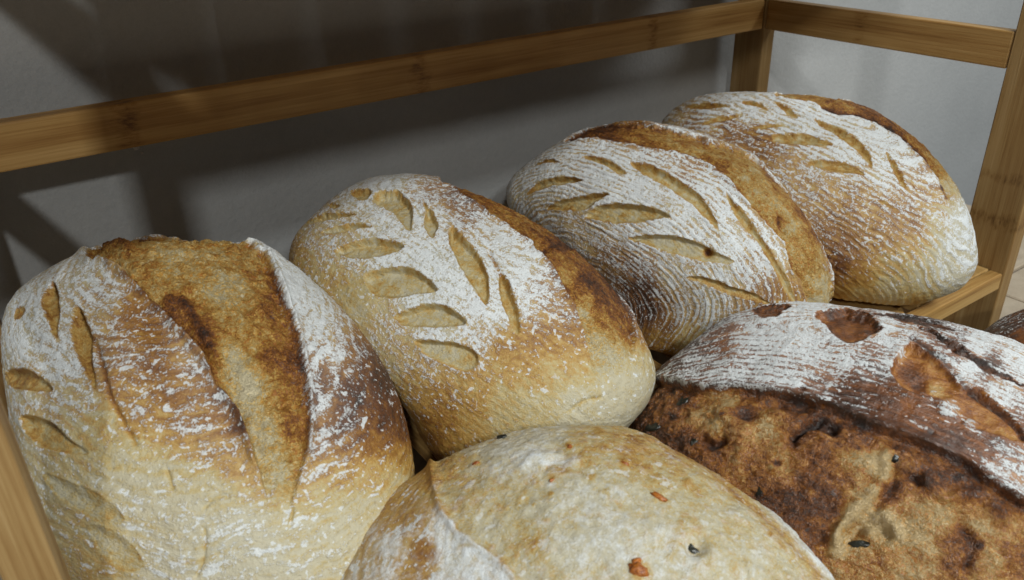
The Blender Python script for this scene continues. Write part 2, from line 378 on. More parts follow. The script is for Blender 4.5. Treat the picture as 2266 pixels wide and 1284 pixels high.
class Loaf:
    clampx = 90
    def __init__(s, c, ax, rot, outline, res, ground, seed):
        s.c = np.array(c, float); s.ax = np.array(ax, float); s.B = frame(*rot); s.seed = seed; s.ground = ground; s.res = res
        s.mc = (s.B.T @ (EYE - s.c)) / s.ax; s.D = np.linalg.norm(s.mc); s.q0 = s.mc / s.D; s.ths = math.acos(1 / s.D)
        a = np.cross(s.q0, (0, 0, 1.0)); s.e1 = a / np.linalg.norm(a); s.e2 = np.cross(s.q0, s.e1)
        # correct the outline
        az = np.linspace(0, 2 * math.pi, 721)[:-1]; us = s.dirs(np.full(720, s.ths), az); P0 = s.ell(us); px, dep = project(P0)
        cen = project(s.c[None])[0][0]; ui = []; off = []
        for o_ in outline:
            d = np.hypot(*(px - o_).T); j = int(d.argmin()); sgn = np.sign((np.array(o_) - px[j]) @ (px[j] - cen))
            ui.append(us[j]); off.append(sgn * min(d[j], s.clampx) * dep[j] / FPX)
        s.ui = np.array(ui); K = np.exp(-((s.ui[:, None] - s.ui[None]) ** 2).sum(2) / (2 * 0.26 ** 2))
        s.w = np.linalg.solve(K + 0.08 * np.eye(len(ui)), np.array(off))
        # grid
        N = res; g = np.linspace(-1, 1, N); X, Y = np.meshgrid(g, g, indexing='ij'); X = X.ravel(); Y = Y.ravel()
        r = np.maximum(abs(X), abs(Y)); ph = np.arctan2(Y, X)
        sq = np.where(abs(X) > abs(Y), np.arctan(np.divide(Y, X, out=np.zeros_like(X), where=X != 0)) , 0)
        with np.errstate(divide='ignore', invalid='ignore'):
            pa = np.where(abs(X) >= abs(Y), (math.pi / 4) * (Y / np.where(X == 0, 1, X)), (math.pi / 2) - (math.pi / 4) * (X / np.where(Y == 0, 1, Y)))
        rad = np.where(abs(X) >= abs(Y), X, Y); pa = np.where(rad < 0, pa + math.pi, pa)
        rr = np.abs(rad); th = np.where(rr < 0.8, rr / 0.8 * (math.pi * 0.56), math.pi * 0.56 + (rr - 0.8) / 0.2 * (math.pi * 0.4395))
        s.th = th; s.az = pa; s.u = s.dirs(th, pa); s.P = s.base(s.u)
        # pixel of the photograph for every vertex; behind the outline it unfolds outwards
        fr = th <= s.ths
        pxa, dep = project(s.P); s.dep = dep
        ut = s.dirs(np.clip(2 * s.ths - th, 0, None), pa); pin = project(s.base(ut))[0]; psil = project(s.base(s.dirs(np.full(len(th), s.ths), pa)))[0]
        s.q = np.where(fr[:, None], pxa, 2 * psil - pin)
        s.h = np.zeros(len(th)); s.flour = np.zeros(len(th)); s.bake = np.full(len(th), 0.4); s.cut = np.zeros(len(th))
        s.mpp = float(np.linalg.norm(s.c - EYE)) / FPX
        s.loc = (s.P - s.c) @ s.B
    def dirs(s, th, az):
        return np.cos(th)[:, None] * s.q0 + np.sin(th)[:, None] * (np.cos(az)[:, None] * s.e1 + np.sin(az)[:, None] * s.e2)
    def ell(s, u): return s.c + (u * s.ax) @ s.B.T
    def nrm(s, u):
        n = (u / s.ax) @ s.B.T; return n / np.linalg.norm(n, axis=1)[:, None]
    def base(s, u):
        off = np.zeros(len(u))
        for ui, w in zip(s.ui, s.w): off += w * np.exp(-((u - ui) ** 2).sum(1) / (2 * 0.26 ** 2))
        P = s.ell(u) + s.nrm(u) * off[:, None]
        z = P[:, 2] - s.ground; k_ = 0.010
        P[:, 2] = s.ground + np.where(z > k_, z, k_ * np.exp(np.clip((z - k_) / k_, -6, 0)) ) - 0.0 * z
        P[:, 2] = np.where(z > k_, P[:, 2], s.ground + k_ * np.exp(np.clip((z - k_) / k_, -6, 0)) - 0.0005)
        return P
    def rings(s, polepx, along=45.0, across=420.0, wob=0.004, el=0.6, lam=0.004, rk=1.0):
        d = np.hypot(*(s.q - np.array(polepx[:2])).T) + 1e5 * (s.th > s.ths); n = s.u[int(d.argmin())]
        if len(polepx) == 3: n = np.array(polepx) / np.linalg.norm(polepx)
        cs = np.clip(s.u @ n, -1, 1); T = s.u - cs[:, None] * n; ax_ = np.array([1.0, 0, 0]) - n[0] * n; ax_ /= np.linalg.norm(ax_)
        ta = T @ ax_; tt = np.linalg.norm(T, axis=1) + 1e-9; tb = np.sqrt(np.clip(tt ** 2 - ta ** 2, 0, None))
        s.s = np.arccos(cs) * np.sqrt((el * ta) ** 2 + tb ** 2) / tt * float(s.ax[1] + s.ax[2]) / 2
        s.s = s.s + fbm(s.loc * 28 + s.seed, 2) * wob + fbm(s.loc * 120 + s.seed, 2) * lam * 0.45
        s.ring = np.c_[s.loc[:, 0] * along, s.loc[:, 1] * along * 0.6, s.s * across] + s.seed
        md = np.clip(0.62 + 1.7 * fbm(s.loc * 75 + 4 * s.seed, 2), 0.0, 1.0)
        s.ridge = rk * md * np.cos(2 * math.pi * s.s / lam)
    def paint(s, S, field='crust', eps=16.0):
        S = np.array(S, float); fl = np.zeros(len(s.q)); bk = fl.copy(); W_ = fl.copy()
        for x, y, f, b in S:
            w = 1 / ((s.q[:, 0] - x) ** 2 + (s.q[:, 1] - y) ** 2 + eps ** 2) ** 1.7
            fl += w * f; bk += w * b; W_ += w
        return fl / W_, bk / W_
    def crust(s, S, db=0.0):
        s.flour, s.bake = s.paint(S); s.bake = s.bake + db
    def leaf(s, pts, depth=0.0026, bake=0.27, flour=0.0, lip=0.0004, soft=7.0, tilt=0.6, rag=1.6):
        P = smooth_poly(pts); lo = P.min(0) - 22; hi = P.max(0) + 22
        i = np.where((s.q >= lo).all(1) & (s.q <= hi).all(1))[0]
        if not len(i): return
        q = s.q[i] + rag * np.c_[fbm(s.loc[i] * 200 + 3, 3), fbm(s.loc[i] * 200 + 40, 3)] * 2
        d = signed(q, P); mid = P.mean(0); hv = (P[:, 1].max() - P[:, 1].min()) / 2 + 1
        g = 1 - tilt * np.clip((q[:, 1] - mid[1]) / hv, -1, 1)
        ins = sstep(d, -1.5, soft)
        s.h[i] += -1.05 * depth * g * ins + 0.0003 * ins * fbm(s.loc[i] * 450, 2) + lip * np.exp(-np.clip(-d, 0, None) / 5) * (d < 0) * g
        m_ = sstep(d, -2.0, 1.5)
        nb = bake + 0.16 * np.exp(-np.clip(d, 0, None) / 3.0) + 0.30 * fbm(s.loc[i] * 160 + 7, 3)
        s.flour[i] = s.flour[i] * (1 - m_) + flour * m_; s.bake[i] = s.bake[i] * (1 - m_) + nb * m_
        s.cut[i] = np.maximum(s.cut[i], m_ * 0.35)
    def band(s, pts, S, depth=0.002, lip=0.002, wl=12.0, wd=20.0, rag=5.0, rough=0.0012, edge=0.15, fade=None, tw=2.5, darker=0.0, con=1.0):
        P = smooth_poly(pts, sub=3)
        q = s.q + rag * np.c_[fbm(s.loc * 120 + 3, 3), fbm(s.loc * 120 + 40, 3)] * 2
        d = np.full(len(q), -400.0); lo = P.min(0) - 90; hi = P.max(0) + 90; i = np.where((q >= lo).all(1) & (q <= hi).all(1))[0]
        d[i] = signed(q[i], P); m_ = sstep(d, -2.0, 2.0)
        fd = 1.0 if fade is None else 1 - sstep(s.q[:, 1] + 60 * fbm(s.loc * 70, 2), *fade)
        m_ = m_ * fd
        fl, bk = s.paint(S); bk = (bk - 0.3) * con + 0.3 + edge * np.exp(-np.clip(d, 0, None) / 6)
        s.h += fd * (-depth * np.exp(-np.clip(d, 0, None) / wd) * sstep(d, -tw, tw) + lip * np.exp(-np.clip(-d, 0, None) / wl) * (1 - sstep(d, -tw, tw)))
        rf = fbm(np.c_[s.loc[:, 0] * 130, s.loc[:, 1] * 240, s.loc[:, 2] * 240] + s.seed, 4, 0.6)
        s.h += (rough * rf + 0.00035 * fbm(s.loc * 520 + 5, 2)) * m_
        bk = bk + 0.28 * np.clip(fbm(s.loc * np.array([60, 135, 135]) + 9 + s.seed, 4, .6), -0.5, 0.5) + 0.12 * (np.abs(fbm(s.loc * 150 + 3 * s.seed, 2)) * 2 - 0.25) + darker
        s.flour = s.flour * (1 - m_) + fl * m_; s.bake = s.bake * (1 - m_) + bk * m_; s.cut = np.maximum(s.cut, m_)
        return d
    def line(s, pts, h, w, bake=0.0, flour=0.0, side=None):
        P = smooth_poly(pts, False); lo = P.min(0) - 4 * w; hi = P.max(0) + 4 * w
        i = np.where((s.q >= lo).all(1) & (s.q <= hi).all(1))[0]
        if not len(i): return
        q = s.q[i] + np.c_[vnoise(s.loc[i] * 200 + 3), vnoise(s.loc[i] * 200 + 40)] * w * 0.8
        g = np.exp(-(seg_dist(q, P, False) / w) ** 2)
        s.h[i] += h * g; s.bake[i] = s.bake[i] + bake * g; s.flour[i] = np.clip(s.flour[i] + flour * g, 0, 1.3)
    def dot(s, x, y, r, h, bake=None, flour=None):
        d2 = ((s.q - (x, y)) ** 2).sum(1); g = np.exp(-(d2 / r ** 2) ** 1.5)
        s.h += h * g
        if bake is not None: s.bake = s.bake * (1 - g) + bake * g
        if flour is not None: s.flour = s.flour * (1 - g) + flour * g
    def at(s, x, y):
        """point and normal of the crust seen at that pixel"""
        d = np.hypot(*(s.q - np.array((x, y))).T) + 1e5 * (s.th > s.ths); i = int(d.argmin())
        return s.F[i], s.N[i]
    def build(s, name, mat, ripple=0.00038, lumps=0.0016, blister=0.00045):
        n = s.nrm(s.u)
        notcut = 1 - s.cut
        rp = fbm(s.ring * np.array([0.8, 0.8, 1.0]), 2)
        h = s.h + (ripple * rp + 0.55 * ripple * s.ridge) * notcut + lumps * fbm(s.loc * 42 + s.seed, 2) + blister * fbm(s.loc * 300 + s.seed, 3) * (1 + 0.5 * s.cut)
        F = s.P + n * h[:, None]
        F[:, 2] = np.maximum(F[:, 2], s.ground)
        s.F = F; s.N = n
        N = s.res; idx = np.arange(N * N).reshape(N, N)
        a = idx[:-1, :-1].ravel(); b = idx[1:, :-1].ravel(); c = idx[1:, 1:].ravel(); d = idx[:-1, 1:].ravel()
        quads = np.c_[a, b, c, d]
        e = np.cross(F[b] - F[a], F[d] - F[a]); k_ = len(e) // 2
        if (e * n[a]).sum(1).mean() < 0: quads = quads[:, ::-1]
        org = np.array([s.c[0], s.c[1], s.ground])
        me = bpy.data.meshes.new(name); me.vertices.add(N * N); me.vertices.foreach_set('co', (F - org).astype(np.float32).ravel())
        nq = len(quads); me.loops.add(nq * 4); me.loops.foreach_set('vertex_index', quads.astype(np.int32).ravel())
        me.polygons.add(nq); me.polygons.foreach_set('loop_start', np.arange(0, nq * 4, 4, dtype=np.int32))
        me.polygons.foreach_set('use_smooth', np.ones(nq, bool))
        me.update(calc_edges=True)
        for nm, arr in (('ridge', s.ridge), ('flour', s.flour), ('bake', s.bake), ('cut', s.cut)):
            at_ = me.attributes.new(nm, 'FLOAT', 'POINT'); at_.data.foreach_set('value', np.asarray(arr, np.float32))
        at_ = me.attributes.new('ring', 'FLOAT_VECTOR', 'POINT'); at_.data.foreach_set('vector', s.ring.astype(np.float32).ravel())
        me.materials.append(mat)
        o = bpy.data.objects.new(name, me); SC.collection.objects.link(o); o.location = org
        s.obj = o; s.org = org
        return o
    def bit(s, name, x, y, rx, ry, ang, mat, out=0.3, seed=0, label=None, lift=0.0):
        """a small lump baked into the crust: own mesh, child of the loaf; rx, ry in metres"""
        p, nn = s.at(x, y); r_ = np.random.default_rng(seed)
        view = RM[0]; t1 = view - nn * (view @ nn); t1 /= np.linalg.norm(t1); t2 = np.cross(nn, t1)
        ca, sa = math.cos(math.radians(ang)), math.sin(math.radians(ang)); A1 = t1 * ca + t2 * sa; A2 = -t1 * sa + t2 * ca
        rz = min(rx, ry) * 0.8; vs = []; fs = []; nu, nv = 14, 8; k0 = r_.random(3) * 50
        for j in range(nv + 1):
            for i in range(nu):
                th = math.pi * j / nv; ph = 2 * math.pi * i / nu
                d = np.array([math.sin(th) * math.cos(ph), math.sin(th) * math.sin(ph), math.cos(th)])
                k_ = 1 + 0.75 * float(vnoise((d * 2.2 + k0)[None])[0]) + 0.4 * float(vnoise((d * 5 + k0)[None])[0])
                v_ = p + nn * (rz * (out - 0.5) + lift) + k_ * (A1 * d[0] * rx + A2 * d[1] * ry + nn * d[2] * rz)
                vs.append(tuple(v_ - s.org))
        for j in range(nv):
            for i in range(nu): fs.append((j * nu + i, (j + 1) * nu + i, (j + 1) * nu + (i + 1) % nu, j * nu + (i + 1) % nu))
        me = bpy.data.meshes.new(name); me.from_pydata(vs, [], fs); me.polygons.foreach_set('use_smooth', [True] * len(fs)); me.materials.append(mat)
        o = link_mesh(name, me, s.obj)
        if label: o['label'] = label
        return o

def Z(ox, oy, sc, L): return [(ox + t[0] / sc, oy + t[1] / sc) + tuple(t[2:]) for t in L]
def quad(flat): return [tuple(flat[i:i + 4]) for i in range(0, len(flat), 4)]
def pair(flat): return [tuple(flat[i:i + 2]) for i in range(0, len(flat), 2)]


MB = bread_material('baked_crust')
MW = bread_material('striped_crust', stripe=1.15)
MP = bread_material('pale_crust', stripe=0.30, pale=1.0)
MD = bread_material('dark_crust', stripe=1.2, deep=1.0)

# ---- left loaf with a wide burst
Z1 = lambda f: Z(0, 500, 1.637, pair(f)); S1 = lambda f: Z(0, 500, 1.637, quad(f))
l1 = Loaf((0.0624, 0.3811, 0.0591), (0.1395, 0.0918, 0.0659), (6.1, -18.4, 0.3),
    [(20,670),(60,630),(110,590),(190,560),(270,530),(370,525),(450,528),(540,532),(590,545),(660,600),(720,650),(780,710),(830,780),(880,870),(905,950),(912,1000),(2,730),(5,800),(15,900),(30,1000),(55,1090),(90,1180),(125,1270)],
    540, 0.0004, 1.7)
l1.rings((360, 560), along=55, across=330, el=1.0, wob=.010, lam=.0056, rk=.55)
l1.crust(S1([300,170,.7,.3, 100,400,.85,.3, 230,480,.85,.4, 400,250,.7,.45, 480,300,.3,.6, 550,380,.2,.62, 620,370,.55,.62, 700,470,.6,.62, 560,500,.35,.66,
 460,470,.5,.6, 420,580,.4,.6, 600,620,.35,.62, 700,650,.45,.55, 820,620,.5,.72, 880,700,.35,.82, 900,830,.45,.45, 780,800,.5,.5, 500,680,.4,.5, 600,750,.35,.4,
 300,640,.6,.35, 180,650,.6,.4, 350,730,.25,.22, 450,830,.15,.10, 600,900,.3,.13, 200,870,.35,.2, 750,950,.3,.10, 500,950,.25,.05, 100,1000,.35,.2, 230,1080,.35,.26,
 300,1200,.3,.28, 500,1050,.4,.07, 700,1050,.4,.04, 850,1100,.5,.04, 620,1200,.5,.08, 900,1200,.5,.06, 1150,1130,.35,.08, 1250,1080,.3,.08, 1350,1020,.2,.1, 1450,930,.1,.18,
 1200,1000,.3,.18, 1350,900,.35,.35, 1000,120,.85,.3, 1060,200,.98,.3, 1150,250,.95,.3, 1150,350,.9,.3, 1200,300,.85,.3, 1250,350,.6,.5, 1130,480,.75,.6, 1200,450,.8,.5,
 1180,560,.55,.8, 1150,650,.55,.7, 1300,450,.5,.7, 1350,470,.25,.85, 1400,550,.15,.95, 1300,600,.35,.9, 1250,700,.45,.8, 1400,700,.1,.85, 1460,750,.1,.78, 1150,800,.55,.6,
 1250,800,.4,.6, 1350,800,.15,.65, 1450,830,.1,.45, 1120,900,.45,.35, 1200,880,.4,.4, 1400,880,.2,.3, 1230,270,.25,.5, 1330,400,.2,.6, 50,600,.6,.3, 60,760,.5,.25, 150,300,.8,.3, 300,1270,.3,.3, 1000,1270,.4,.06]), -.045)
l1.band(Z1([310,112,410,30,480,30,620,20,780,20,860,25,900,60,965,110,1000,190,1030,290,1070,380,1100,480,1110,600,1118,700,1108,800,1090,900,1060,1000,1050,1080,1030,1170,1000,1160,1000,1060,960,960,935,870,905,760,860,660,790,570,740,470,680,390,600,320,540,260,460,190,390,140]),
 S1([450,150,0,.36, 350,100,0,.42, 420,60,0,.42, 700,120,0,.30, 700,60,0,.36, 900,150,.1,.42, 850,220,0,.3, 1000,300,.1,.62, 980,450,0,.62, 1060,600,.1,.5, 850,480,.05,.08, 900,600,0,.06, 950,750,0,.10, 650,300,0,.62,
 740,400,0,.58, 1000,900,0,.03, 1040,1050,.05,.05, 1070,850,0,.32, 560,200,0,.36, 860,380,0,.30, 780,250,0,.30, 760,480,0,.4, 830,560,0,.3, 1000,640,0,.42, 960,880,0,.15, 1060,960,0,.25, 1070,720,0,.5, 920,400,0,.45, 1080,480,.1,.6]),
 depth=0.0046, lip=0.0036, wl=15, wd=26, rag=6, rough=0.0028, fade=(985, 1150), darker=-.09, tw=4.5, con=1.35)
l1.line(Z1([330,105,460,190,600,330,740,490,860,680,920,850]), 0.0022, 8, .12, -.1)
l1.line(Z1([960,110,990,170,1040,310,1090,480,1110,700,1105,820]), 0.0026, 8, .06, .15)
l1.line(Z1([620,270,680,290,720,360,760,430,800,500]), 0.0026, 13, .22)
l1.line(Z1([380,65,420,50,470,75]), 0.0030, 9, .3)
l1.line(Z1([1015,640,1050,625,1070,650]), -0.003, 9, -.1)
for f, dd, bb in (([52,335,60,305,75,292,92,305,85,325,65,337], .002, .36), ([190,203,208,225,220,290,212,370,205,408,180,360,152,280,165,235], .0030, .36),
    ([282,290,310,330,328,400,330,480,348,560,345,592,310,530,270,450,258,370,268,320], .0030, .34), ([22,530,50,515,100,520,150,550,190,595,120,595,60,590,28,575], .0028, .36),
    ([75,690,130,690,190,715,250,770,320,825,240,825,160,800,110,765,85,730], .0024, .24), ([160,900,230,920,330,960,420,1020,450,1070,380,1080,300,1040,210,980], .0010, .10),
    ([320,1090,400,1100,470,1150,520,1230,450,1250,380,1200], .0008, .08)):
    l1.leaf(Z1(f), dd, bb, soft=7 if dd > .002 else 22)
l1.line(Z1([330,400,360,470,385,560,410,640,450,720,490,790]), -0.0016, 5, .2, -.2)
l1.line(Z1([1110,700,1180,740,1250,700,1300,640]), -0.0008, 10, .1)
for f in ([600,880,625,950], [740,1100,735,1200,710,1270], [830,980,770,990,740,1020], [1060,1030,1050,1090]):
    l1.line(Z1(f), -0.0014, 4, .12, -.2)
loaf1 = tag(l1.build('loaf', MB, ripple=.00034), 'leftmost floured loaf with one wide golden burst running down its middle', 'bread', 'floured sourdough loaves in a row on the shelf')

# ---- second loaf
Z2 = lambda f: Z(620, 360, 1.834, pair(f)); S2 = lambda f: Z(620, 360, 1.834, quad(f))
l2 = Loaf((0.2274, 0.3979, 0.0601), (0.138, 0.0851, 0.0614), (11.8, -12.7, 5.4),
    [(640,560),(650,530),(680,490),(730,440),(790,405),(850,387),(900,383),(960,395),(1020,415),(1130,460),(1200,500),(1270,550),(1330,605),(1380,670),(1420,740),(1445,800),(1450,850),(1430,900),(1390,940),(905,900),(930,970),(960,1010)],
    520, 0.0004, 5.1)
l2.rings((0.0, 0.3, 0.95), along=90, across=320, el=.6, wob=.008, lam=.0042, rk=.4)
l2.crust(S2([450,80,.85,.2, 330,90,.75,.25, 150,200,.6,.35, 60,330,.3,.4, 60,400,.25,.35, 120,300,.5,.3, 200,330,.6,.35, 560,110,.7,.5, 640,110,.6,.6, 700,170,.55,.7, 780,200,.6,.7,
 830,250,.8,.4, 650,220,.8,.4, 900,330,.85,.3, 600,400,.95,.2, 800,600,.85,.4, 1000,420,.9,.35, 1080,500,.72,.6, 1120,580,.65,.6, 1000,580,.85,.4, 1050,650,.5,.5, 1150,640,.5,.55,
 1180,700,.3,.5, 720,500,.95,.25, 560,560,.9,.25, 450,400,.9,.25, 280,410,.7,.3, 200,470,.3,.3, 300,520,.08,.18, 330,600,.08,.15, 400,620,.4,.2, 250,450,.3,.25, 420,680,.55,.3,
 650,700,.85,.3, 830,720,.7,.4, 900,750,.2,.45, 1000,730,.2,.45, 1100,720,.15,.45, 950,820,.12,.35, 1100,850,.10,.28, 1200,850,.10,.28, 700,880,.35,.4, 600,830,.45,.35, 500,800,.45,.3,
 550,900,.3,.4, 650,950,.22,.45, 800,900,.2,.33, 800,1000,.12,.38, 650,1050,.12,.5, 600,1120,.12,.55, 720,1120,.1,.4, 900,950,.12,.22, 1000,1000,.1,.13, 1200,950,.12,.06, 1350,950,.2,.0,
 1450,900,.25,.0, 1500,800,.3,.15, 1490,720,.3,.5, 1400,1050,.2,.0, 1200,1040,.1,.05, 900,1050,.1,.18, 1300,400,.5,.5, 1400,520,.5,.6, 1470,620,.45,.65, 1500,680,.35,.6, 1250,330,.4,.5,
 1150,250,.3,.5, 1000,180,.2,.5, 540,230,.8,.3, 880,450,.9,.3, 870,600,.9,.3, 420,300,.8,.3, 1180,520,.3,.5]), -.03)
l2.band(Z2([640,70,700,105,780,170,850,220,930,270,1000,330,1070,400,1120,460,1160,530,1200,600,1230,700,1260,790,1290,880,1340,890,1400,830,1430,770,1436,700,1420,620,1390,540,1340,460,1280,385,1200,300,1100,230,1000,180,880,125,780,80,700,50]),
 S2([740,120,0,.6, 900,200,0,.5, 1000,260,0,.55, 1100,320,0,.75, 1130,330,0,.78, 1200,400,0,.65, 1230,480,0,.82, 1300,550,0,.82, 1350,500,.05,.72, 1180,450,0,.4, 1250,560,0,.5, 1300,650,0,.5, 1380,590,.05,.68,
  1400,680,.1,.5, 1280,720,0,.10, 1330,780,0,.03, 1400,800,.1,.2, 1330,850,0,.0, 1230,620,0,.2, 1060,330,0,.4]),
 depth=0.0026, lip=0.0018, wl=12, wd=20, rag=5, rough=0.0013, fade=(730, 850), darker=-.05, con=1.1)
l2.line(Z2([700,100,850,215,1000,325,1110,450,1190,590]), 0.0014, 7, .22, -.15)
l2.line(Z2([780,85,1000,185,1200,300,1340,455,1420,620]), 0.0016, 8, .05, .2)
l2.line(Z2([1070,360,1130,325,1180,345]), -0.0012, 6, .2)
for f, dd in (([285,120,330,105,368,115,355,140,320,148], .0022), ([380,130,420,112,480,118,520,150,538,200,530,275,500,255,460,205,410,180,380,155], .0030),
  ([580,150,600,185,625,215,640,250,630,285,615,305,590,270,585,225,592,200], .0026), ([700,262,740,300,790,350,820,400,845,470,845,530,837,580,800,530,760,470,715,390,690,330,685,290], .0032),
  ([895,450,930,490,955,560,972,630,970,680,960,700,930,640,905,580,890,520], .0032), ([195,170,220,163,240,172,215,182], .0016), ([110,250,160,215,230,200,310,208,240,222,170,238], .0024),
  ([170,285,230,260,300,248,375,258,310,272,230,290], .0022), ([230,355,290,325,370,308,450,315,500,340,440,370,360,385,290,388,245,375], .0028),
  ([345,460,410,430,480,420,560,440,635,510,560,530,470,545,400,545,360,510], .0030), ([465,620,530,590,620,570,700,595,755,650,680,665,590,665,510,662,480,645], .0028),
  ([550,725,640,725,740,740,800,780,790,830,740,845,680,820,610,790,570,755], .0022)):
    l2.leaf(Z2(f), dd * 1.25, .12 if dd < .0031 else .20, soft=6)
l2.line(Z2([845,355,868,400,895,455]), -0.0014, 4, .2, -.4)
l2.line(Z2([1170,1010,1230,970,1300,955]), -0.0010, 4, .15)
loaf2 = tag(l2.build('loaf', MB, ripple=.00022), 'second loaf from the left, thick flour with pale open leaf cuts and browned ear', 'bread', 'floured sourdough loaves in a row on the shelf')

# ---- third loaf
Z3 = lambda f: Z(1100, 180, 1.943, pair(f)); S3 = lambda f: Z(1100, 180, 1.943, quad(f))
l3 = Loaf((0.4109, 0.4047, 0.0703), (0.1346, 0.0782, 0.0640), (8.2, -6.3, 0.1),
    [(1118,440),(1130,400),(1170,360),(1230,320),(1290,290),(1350,275),(1420,272),(1500,282),(1580,305),(1660,345),(1720,400),(1780,470),(1820,540),(1840,620),(1838,680),(1760,760),(1620,830),(1480,840),(1380,750)],
    470, 0.0004, 9.4)
l3.rings((0.0, 0.45, 0.9), along=60, across=380, wob=.006, el=.4, lam=.0036, rk=.75)
l3.crust(S3([100,500,.65,.3, 200,600,.6,.35, 350,620,.6,.35, 500,760,.5,.55, 640,900,.4,.8, 650,980,.35,.85, 720,1050,.35,.6, 800,1000,.55,.3, 750,850,.65,.25, 700,1120,.25,.4, 800,1100,.3,.2,  # shade on the lower left flank is put into its high bake values
 900,950,.7,.3, 1000,830,.75,.3, 1100,820,.7,.4, 1150,870,.5,.5, 1230,900,.3,.5, 50,480,.65,.15, 400,300,.8,.4, 700,330,.75,.5, 850,370,.65,.55, 900,430,.85,.4, 1050,500,.85,.4,
 1200,750,.7,.35, 450,420,.95,.3, 600,450,.9,.35, 850,620,.9,.35, 1150,950,.4,.5, 1000,285,.4,.5, 1400,700,.4,.5, 560,400,.9,.3, 150,380,.8,.3, 300,380,.85,.35, 750,620,.9,.35, 1000,700,.85,.35, 560,640,.8,.35, 600,200,.3,.6, 1180,640,.75,.4]))
l3.band(Z3([300,265,400,250,500,262,600,285,700,300,800,325,880,350,950,395,1020,460,1090,540,1150,600,1210,670,1240,700,1260,800,1300,850,1340,960,1370,990,1440,980,1452,960,1442,850,1424,740,1386,640,1336,550,1266,468,1186,398,1100,335,1000,288,880,250,760,220,640,190,530,180,430,190,360,220]),
 S3([400,225,0,.75, 450,205,0,.85, 560,215,0,.65, 650,240,0,.5, 750,270,0,.38, 850,290,0,.28, 950,310,0,.28, 700,265,0,.55, 900,340,0,.6, 960,370,0,.65, 1040,400,0,.38, 1100,390,0,.28, 1150,480,0,.28,
  1020,430,0,.5, 1150,560,0,.38, 1200,560,0,.1, 1210,600,0,.6, 1280,620,0,.08, 1240,500,0,.38, 1300,480,0,.6, 1330,560,.1,.78, 1380,640,.1,.68, 1300,700,0,.28, 1350,750,.05,.35, 1400,780,.1,.42, 1280,820,0,.38,
  1330,900,0,.4, 1400,880,0,.05, 1400,950,0,.08, 1200,430,0,.5]),
 depth=0.0026, lip=0.0020, wl=10, wd=18, rag=3.5, rough=0.0010, darker=-.06)
l3.line(Z3([320,258,500,258,700,298,880,350,1020,460,1150,598]), 0.0012, 6, .2, -.1)
l3.line(Z3([1190,530,1215,560,1215,610,1240,650]), -0.0022, 4, .25)
l3.line(Z3([1190,540,1240,600,1265,600]), -0.0014, 3, .2)
l3.line(Z3([640,192,880,250,1100,337,1270,470,1385,640,1440,850]), 0.0010, 6, .0, .25)
for f, dd, bb in (([175,355,210,340,245,338,270,350,235,352], .0018, .5), ([370,322,430,325,490,345,535,375,560,400,520,397,470,367,420,347], .0030, .42),
  ([130,485,160,450,220,425,300,410,370,425,300,440,220,455,165,475], .0028, .45), ([210,550,260,520,330,500,400,488,480,485,430,515,380,550,300,555], .0032, .36),
  ([380,580,430,540,510,525,600,530,680,550,745,580,680,595,590,608,500,608,430,595], .0038, .32), ([570,350,650,360,740,400,820,450,880,500,920,560,950,630,910,602,860,548,790,495,710,445,620,392], .0040, .37),
  ([985,480,1030,530,1090,600,1150,690,1210,790,1260,880,1280,950,1240,900,1180,790,1120,690,1050,612,1010,552], .0030, .38), ([570,675,680,660,780,668,870,698,950,738,1020,780,930,778,840,760,740,735,640,702], .0032, .2),
  ([820,840,900,845,1000,880,1100,910,1190,965,1100,942,1000,917,900,872], .0022, .42)):
    l3.leaf(Z3(f), dd * .85, bb - .17, tilt=.6)
l3.dot(*Z(1100,180,1.943,[(905,737)])[0], 11, -0.004, .8, 0)
loaf3 = tag(l3.build('loaf', MW, ripple=.00055), 'third loaf from the left, fine white flour stripes and long dark leaf slashes', 'bread', 'floured sourdough loaves in a row on the shelf')

# ---- fourth loaf
l4 = Loaf((0.5583, 0.3922, 0.0635), (0.1435, 0.0860, 0.0650), (6.5, -11.3, 20.0),
    [(1465,265),(1500,235),(1550,212),(1640,204),(1750,208),(1850,215),(1930,240),(2000,285),(2060,340),(2110,400),(2145,470),(2160,540),(2160,590),(2120,640),(2050,665),(1980,675),(1900,670)],
    430, 0.0004, 13.9)
l4.rings((0.0, 0.40, 0.9), along=60, across=360, wob=.006, el=.5, lam=.0045, rk=.8)
l4.crust(S3([750,120,.5,.3, 900,130,.75,.3, 850,180,.5,.5, 1000,210,.4,.55, 1100,240,.35,.6, 1150,290,.35,.6, 1250,350,.5,.5, 1300,420,.5,.42, 1400,450,.5,.45, 1350,130,.9,.3, 1100,130,.85,.3,
 1500,180,.9,.3, 1700,270,.9,.35, 1650,420,.9,.35, 1500,310,.9,.35, 1600,480,.5,.45, 1750,480,.6,.42, 1850,420,.65,.45, 1900,470,.5,.42, 1500,550,.4,.5, 1700,560,.45,.5, 1600,620,.4,.52,
 1500,680,.3,.58, 1800,600,.4,.48, 1480,800,.1,.7, 1550,850,.1,.5, 1650,700,.35,.45, 1700,800,.3,.28, 1800,730,.35,.32, 1900,600,.55,.22, 2000,600,.85,.04, 2040,650,.9,.04, 1950,720,.6,.04,
 2030,740,.7,.04, 1850,800,.35,.08, 1700,880,.15,.08, 1550,920,.1,.15, 1800,880,.3,.04, 1930,830,.5,.04, 1700,940,.05,.1, 1800,930,.05,.35, 1480,900,.1,.4, 1250,200,.85,.3, 1000,80,.8,.3, 1400,330,.75,.4, 1800,330,.8,.4]))
